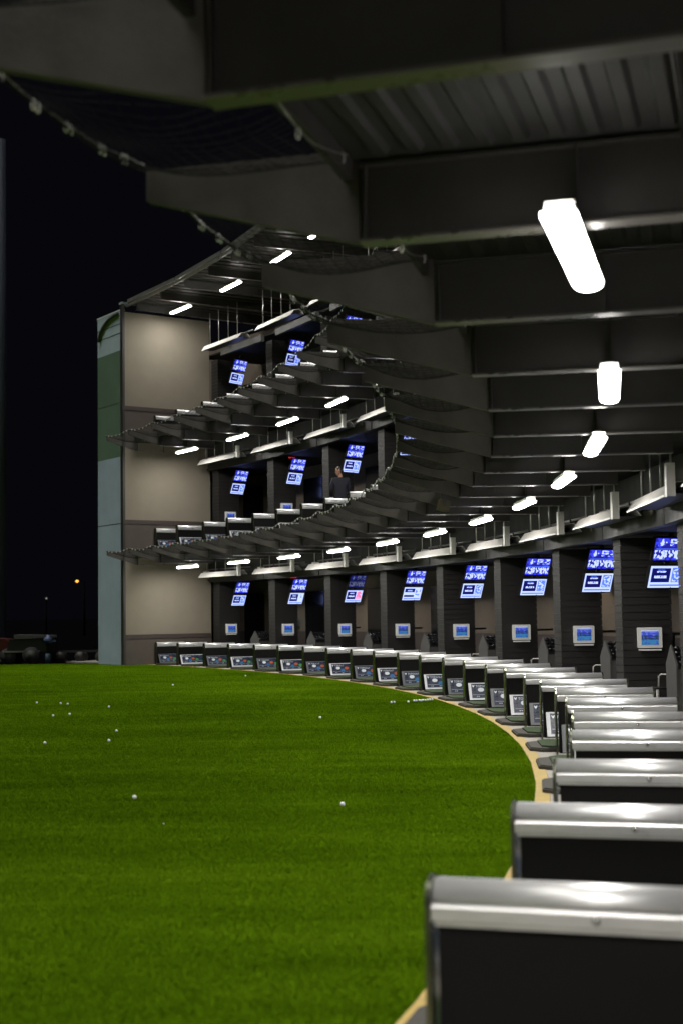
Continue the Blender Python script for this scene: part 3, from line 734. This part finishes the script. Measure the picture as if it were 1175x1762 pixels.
# small lit details
for (lv, k) in ((0, 1), (1, 1)):
    o = at_bay('score_display', 'tiny red digit display above the second pair of screens on the ' + LEVEL[lv], 'display', 2.5, k + 0.25, 1.135 + FF*lv - 0.03)
    m = MB(); m.box(-0.14, 0.14, 0.0, 0.03, -0.04, 0.03); build(m, 'case', M['black_plastic'], o)
    m = MB()
    for i in range(4): m.box(-0.10 + 0.055*i, -0.10 + 0.055*i + 0.034, -0.006, -0.001, -0.022, 0.012)
    build(m, 'digit', M['red_led'], o)
o = at_bay('wall_poster', 'small blue lit poster on the lounge wall beyond the second touch screen', 'poster', 4.15, 0.46, -0.27)
m = MB(); m.box(0.0, 0.02, -0.15, 0.15, -0.17, 0.17); build(m, 'sheet', M['poster'], o)
for (b, wh) in ((1.62, 'second'), (5.12, 'sixth')):
    o = at_bay('wall_downlight', f'small round downlight washing the lounge wall of the {wh} bay', 'light', 4.0, b, 1.10)
    m = MB(); m.prism([(0.07*cos(2*pi*i/14), 0.07*sin(2*pi*i/14)) for i in range(14)], -0.03, 0.018, 'z'); build(m, 'can', M['white_plastic'], o)
    m = MB(); m.prism([(0.05*cos(2*pi*i/14), 0.05*sin(2*pi*i/14)) for i in range(14)], -0.036, -0.0305, 'z'); build(m, 'lens', M['downlight'], o)
    ld = bpy.data.lights.new('wall_spot', 'SPOT'); ld.energy = 30; ld.spot_size = 1.5; ld.spot_blend = 0.6; ld.color = (1.0, 0.86, 0.68); ld.shadow_soft_size = 0.03
    lo = bpy.data.objects.new('wall_spot', ld); COL.objects.link(lo); lo.location = PT(4.0, b, 1.05); lo.rotation_euler = (0, 0.12, TH(b))

# ------------------------------------------------------------------ the visitor on the middle floor
def person(loc, rz):
    J = {'pelvis': (0, 0, 0.90), 'belly': (0, 0, 1.05), 'chest': (0, 0.01, 1.24), 'neck0': (0, 0.0, 1.42), 'neck': (0, -0.015, 1.49)}
    verts = []; edges = []; rad = []
    def v(p, r): verts.append(p); rad.append(r); return len(verts) - 1
    pel = v((0, 0, 0.90), (0.165, 0.115)); bel = v((0, 0, 1.06), (0.155, 0.105)); che = v((0, 0.01, 1.24), (0.185, 0.115)); ne = v((0, 0.0, 1.395), (0.075, 0.07)); edges += [(pel, bel), (bel, che), (che, ne)]
    for s in (-1, 1):
        sh = v((s*0.185, 0.0, 1.345), (0.075, 0.075)); el = v((s*0.245, -0.03, 1.08), (0.055, 0.055)); wr = v((s*0.20, -0.20, 0.93), (0.042, 0.042)); edges += [(che, sh), (sh, el), (el, wr)]
        hip = v((s*0.09, 0, 0.80), (0.10, 0.105)); kn = v((s*0.10, 0.0, 0.46), (0.068, 0.070)); an = v((s*0.105, 0.02, 0.09), (0.050, 0.052)); edges += [(pel, hip), (hip, kn), (kn, an)]
    me = bpy.data.meshes.new('person'); me.from_pydata(verts, edges, []); o = bpy.data.objects.new('person', me); COL.objects.link(o)
    md = o.modifiers.new('skin', 'SKIN'); md.use_smooth_shade = True
    for i, sv in enumerate(me.skin_vertices[0].data): sv.radius = rad[i]; sv.use_root = (i == 0)
    o.modifiers.new('sub', 'SUBSURF').levels = 2; o.modifiers['sub'].render_levels = 2
    suit = mat('navy_suit_cloth', (0.020, 0.021, 0.032), 0.85, var=0.25, vscale=12); skin = mat('skin', (0.50, 0.27, 0.18), 0.5); hair = mat('black_hair', (0.012, 0.010, 0.009), 0.5); shoe = M['black_plastic']
    me.materials.append(suit)
    o.location = loc; o.rotation_euler = (0, 0, rz)
    tag(o, 'person in a dark navy suit seen from behind, head turned, standing on the middle floor', 'person')
    HD = Matrix.Translation((0, -0.02, 1.50)) @ Matrix.Rotation(1.35, 4, 'Z') @ Matrix.Rotation(0.28, 4, 'X')
    m = MB(); m.tube([(0, 0, 1.37), (0, -0.01, 1.47)], [0.060, 0.055], 10); build(m, 'neck', skin, o)
    m = MB(); m.ball((0, 0, 0.08), (0.075, 0.092, 0.112), 16, 12); m.ball((0, -0.06, 0.02), (0.050, 0.045, 0.05), 10, 8)
    m.prism([(-0.085, 0.055), (-0.112, 0.06), (-0.09, 0.10)], -0.012, 0.012, 'x')       # nose
    for s in (-1, 1): m.ball((s*0.077, 0.01, 0.075), (0.014, 0.022, 0.034), 8, 6)
    m.ball((0, -0.088, 0.028), (0.024, 0.010, 0.008), 8, 5)
    h = build(m, 'head', skin, o); h.matrix_local = HD
    m = MB()
    for s in (-1, 1): m.ball((s*0.030, -0.082, 0.085), (0.011, 0.008, 0.007), 8, 5)
    e = build(m, 'eyes', hair, h)
    m = MB(); m.ball((0, 0.022, 0.115), (0.083, 0.092, 0.090), 14, 10); m.ball((0, 0.045, 0.06), (0.074, 0.060, 0.075), 12, 8); build(m, 'hair', hair, h)
    for s in (-1, 1):
        m = MB(); W_ = Vector((s*0.20, -0.20, 0.93)); d = Vector((-s*0.25, -0.85, -0.35)).normalized(); side = d.cross(Vector((0, 0, 1))).normalized()
        m.tube([W_, W_ + d*0.05, W_ + d*0.09], [0.026, 0.038, 0.034], 8)
        for f in range(4):
            q = W_ + d*0.085 + side*(f - 1.5)*0.018; L = (0.055, 0.066, 0.062, 0.048)[f]
            m.tube([q, q + d*L*0.5, q + d*L*0.85 + Vector((0, 0, -0.02))], [0.009, 0.0085, 0.007], 6)
        q = W_ + d*0.03 - side*0.036*s; m.tube([q, q + d*0.03 - side*0.02*s, q + d*0.06 - side*0.02*s], [0.010, 0.009, 0.008], 6)
        build(m, 'hand', skin, o)
        m = MB(); m.ball((s*0.105, -0.03, 0.045), (0.048, 0.135, 0.045), 10, 6); build(m, 'shoe', shoe, o)
    return o
person(PT(1.25, 2.87, GZ + FF), TH(2.87) + pi - 0.25)

# ------------------------------------------------------------------ golf balls on the turf
bmesh_ball = MB().ball((0, 0, 0.019), 0.019, 12, 8).mesh('golf_ball', M['ball'])
import mathutils
f_px = 2447.0; Rc = cam.matrix_world.to_3x3()
def ground_pt(x, y, z=GZ):
    v = Rc @ Vector(((x - 587.5)/f_px, -(y - 881)/f_px, -1)); return v*(z/v.z)
LONE = [((232, 1376), 'white golf ball lying alone at the near side of the open turf'), ((589, 1388), 'white golf ball on the turf closest to the yellow edge line and the camera'), ((551, 1237), 'lone white golf ball in the middle of the turf facing the tee line'),
        ((298, 1180), 'tiny white golf ball far out on the turf before the beige end wall'), ((423, 1164), 'tiny white golf ball near the yellow line below the far dividers'), ((281, 1418), 'half sunken speck of a golf ball between the two biggest balls'),
        ((188, 1218), 'white golf ball at the far end of the scattered ball group on the turf'), ((201, 1260), 'upper ball of the pair nearest the middle of the turf'), ((188, 1277), 'lower ball of the pair nearest the middle of the turf'), ((78, 1281), 'lone ball on the near side of the scattered ball group')]
BALL_POS = [(p, l, 'single golf balls on the turf') for p, l in LONE]
FAR5 = [((64, 1211), 'outermost golf ball of the far scattered five, lying apart at the field side'), ((105, 1212), 'farther ball of the upper pair in the far scattered five'), ((117, 1213), 'nearer ball of the upper pair in the far scattered five'),
        ((92, 1233.5), 'ball below the upper pair, field side of the far scattered five'), ((120.5, 1231), 'ball below the upper pair, building side of the far scattered five')]
BALL_POS += [(p, l, 'cluster of golf balls far out') for p, l in FAR5]
BALL_POS += [((673, 1210.5), 'outer ball of the touching pair leading the row by the yellow line', 'row of golf balls by the yellow edge'), ((678, 1210), 'inner ball of the touching pair leading the row by the yellow line', 'row of golf balls by the yellow edge'), ((702, 1209.5), 'single ball between the pair and the tight row by the yellow line', 'row of golf balls by the yellow edge')]
BALL_POS += [(p, 'one of the tight row of golf balls touching along the yellow edge line', 'row of golf balls by the yellow edge') for p in ((712, 1207.5), (716, 1207.5), (721, 1207), (724, 1207.5), (727, 1206.5), (731, 1207), (735, 1206), (739, 1205.5), (743, 1205.5))]
for p, l, gname in BALL_POS:
    o = ob('golf_ball', bmesh_ball, None, ground_pt(*p) - Vector((0, 0, 0.030 if 'speck' in l else 0))); tag(o, l, 'golf ball', gname)
    o.rotation_euler = (random.random()*3, 0, 0); o.rotation_euler = (0, 0, random.random()*6)

# ------------------------------------------------------------------ far side of the field: net pole, parked machines, street lamp
Mx = {'black': mat('black_post', (0.004, 0.004, 0.004), 0.9, spec=0.0), 'pole': mat('pale_pole_paint', (0.07, 0.085, 0.12), 0.6, var=0.15, vscale=0.6), 'red': mat('dark_red_paint', (0.05, 0.008, 0.008), 0.4), 'grey_paint': mat('pale_grey_paint', (0.06, 0.062, 0.055), 0.6), 'tyre': mat('black_tyre', (0.02, 0.02, 0.02), 0.8),
      'hub': mat('pale_hub', (0.04, 0.042, 0.034), 0.6), 'bluep': mat('pale_blue_plastic', (0.06, 0.09, 0.20), 0.5), 'teal': mat('teal_plastic', (0.02, 0.05, 0.07), 0.6), 'hedge': mat('dark_hedge_leaf', (0.02, 0.04, 0.02), 0.8)}
o = thing('net_pole', 'tall pale steel net pole at the edge of the field', 'pole', (-12.70, 52.5, GZ))
m = MB(); m.tube([(0, 0, 0), (0, 0, 9), (0, 0, 19.5)], [0.32, 0.30, 0.26], 16); build(m, 'shaft', Mx['pole'], o)
m = MB(); m.box(-0.5, 0.5, -0.5, 0.5, -0.05, 0.06); build(m, 'footing', M['concrete'], o)
def wheel(parent, x, y, r, wd):
    m = MB(); m.tube([(x, y - wd/2, r), (x, y + wd/2, r)], r, 18); wv = build(m, 'wheel', Mx['tyre'], parent)
    m = MB(); m.tube([(x, y - wd/2 - 0.03, r), (x, y - wd/2 - 0.004, r)], r*0.62, 14); build(m, 'hub', Mx['hub'], wv)
o = thing('red_cart', 'dark red utility cart parked beyond the turf at the net pole', 'cart', (-12.0, 49.0, GZ - 0.06))
m = MB(); m.prism([(-0.9, 0.35), (0.75, 0.35), (0.85, 0.6), (0.55, 0.85), (0.1, 0.9), (-0.9, 0.8)], -0.55, 0.55, 'y'); build(m, 'body', Mx['red'], o)
m = MB(); m.prism([(-0.5, 0.92), (0.1, 0.92), (0.0, 1.3), (-0.45, 1.3)], -0.45, 0.45, 'y'); build(m, 'seat_back', M['black_plastic'], o)
for x in (-0.55, 0.62): wheel(o, x, -0.52, 0.27, 0.16); wheel(o, x, 0.52, 0.27, 0.16)
o = thing('ball_picker', 'low dark ball picking tractor with a pale bonnet and pale wheel hub', 'tractor', (-10.6, 48.8, GZ - 0.06))
m = MB(); m.prism([(-0.55, 0.85), (0.75, 0.88), (0.72, 0.96), (-0.55, 1.0)], -0.45, 0.45, 'y'); build(m, 'bonnet', Mx['grey_paint'], o)
m = MB(); m.prism([(-0.8, 0.40), (0.8, 0.40), (0.74, 0.845), (-0.7, 0.845)], -0.42, 0.42, 'y'); build(m, 'body', M['black_plastic'], o)
m = MB(); m.prism([(-0.9, 0.40), (0.3, 0.40), (0.35, 0.45), (-0.9, 0.45)], -0.50, -0.425, 'y'); build(m, 'step', M['pipe'], o)
wheel(o, 0.05, -0.46, 0.29, 0.18); wheel(o, -0.6, 0.46, 0.29, 0.18); wheel(o, 0.6, 0.46, 0.20, 0.18)
o = thing('ball_trailer', 'long low dark trailer of wire baskets behind the tractor', 'trailer', (-8.9, 48.9, GZ - 0.06))
m = MB(); m.box(-1.1, 1.7, -0.03, 0.03, 0.36, 0.42); m.box(-1.1, 1.7, 0.5, 0.56, 0.36, 0.42); m.box(-1.1, -1.04, -0.03, 0.56, 0.42, 0.48); m.box(1.64, 1.7, -0.03, 0.56, 0.42, 0.48); build(m, 'chassis', M['steel_paint'], o)
for i in range(4):
    m = MB(); m.tube([(-0.8 + 0.7*i, -0.04, 0.2), (-0.8 + 0.7*i, 0.5, 0.2)], 0.19, 14); build(m, 'basket', Mx['hub'] if i == 2 else M['steel_paint'], o)
o = thing('drinks_station', 'pale blue water cooler on a teal stand beyond the turf', 'water cooler', (-9.95, 48.2, GZ - 0.06))
m = MB(); m.tube([(0, 0, 0), (0, 0, 0.35)], 0.10, 10); build(m, 'stand', Mx['teal'], o)
m = MB(); m.tube([(0, 0, 0.351), (0, 0, 0.68), (0, 0, 0.72)], [0.05, 0.05, 0.14], 10); build(m, 'post', M['black_plastic'], o)
m = MB(); m.tube([(0, 0, 0.722), (0, 0, 0.86), (0, 0, 0.90), (0, 0, 0.98)], [0.15, 0.15, 0.08, 0.05], 12); build(m, 'bottle', Mx['bluep'], o)
m = MB(); m.box(0.151, 0.26, -0.04, 0.04, 0.74, 0.80); build(m, 'tap', Mx['bluep'], o)
o = thing('street_lamp', 'distant street lamp with an orange light against the black sky', 'street lamp', (-22.0, 121.5, GZ - 0.06))
m = MB(); m.tube([(0, 0, 0), (0, 0, 4.63)], [0.10, 0.06], 8); m.tube([(0, 0, 4.63), (-0.5, 0, 4.73)], 0.04, 6); build(m, 'post', Mx['black'], o)
m = MB(); m.ball((-0.62, 0, 4.65), (0.14, 0.13, 0.12), 12, 8); build(m, 'lamp_head', mat('orange_lamp_glass', (0.8, 0.5, 0.2), 0.4, emit=(1.0, 0.42, 0.04), estr=1.9), o)
o = thing('porch_lamp', 'faint far lamp on a short post below the orange street lamp', 'lamp', (-29.7, 143, GZ - 0.06))
m = MB(); m.tube([(0, 0, 0), (0, 0, 3.4)], [0.08, 0.06], 8); build(m, 'post', Mx['black'], o)
m = MB(); m.ball((0, 0, 3.5), 0.11, 10, 8); build(m, 'lamp_head', mat('faint_lamp_glass', (0.5, 0.5, 0.45), 0.4, emit=(0.7, 0.65, 0.5), estr=0.14), o)
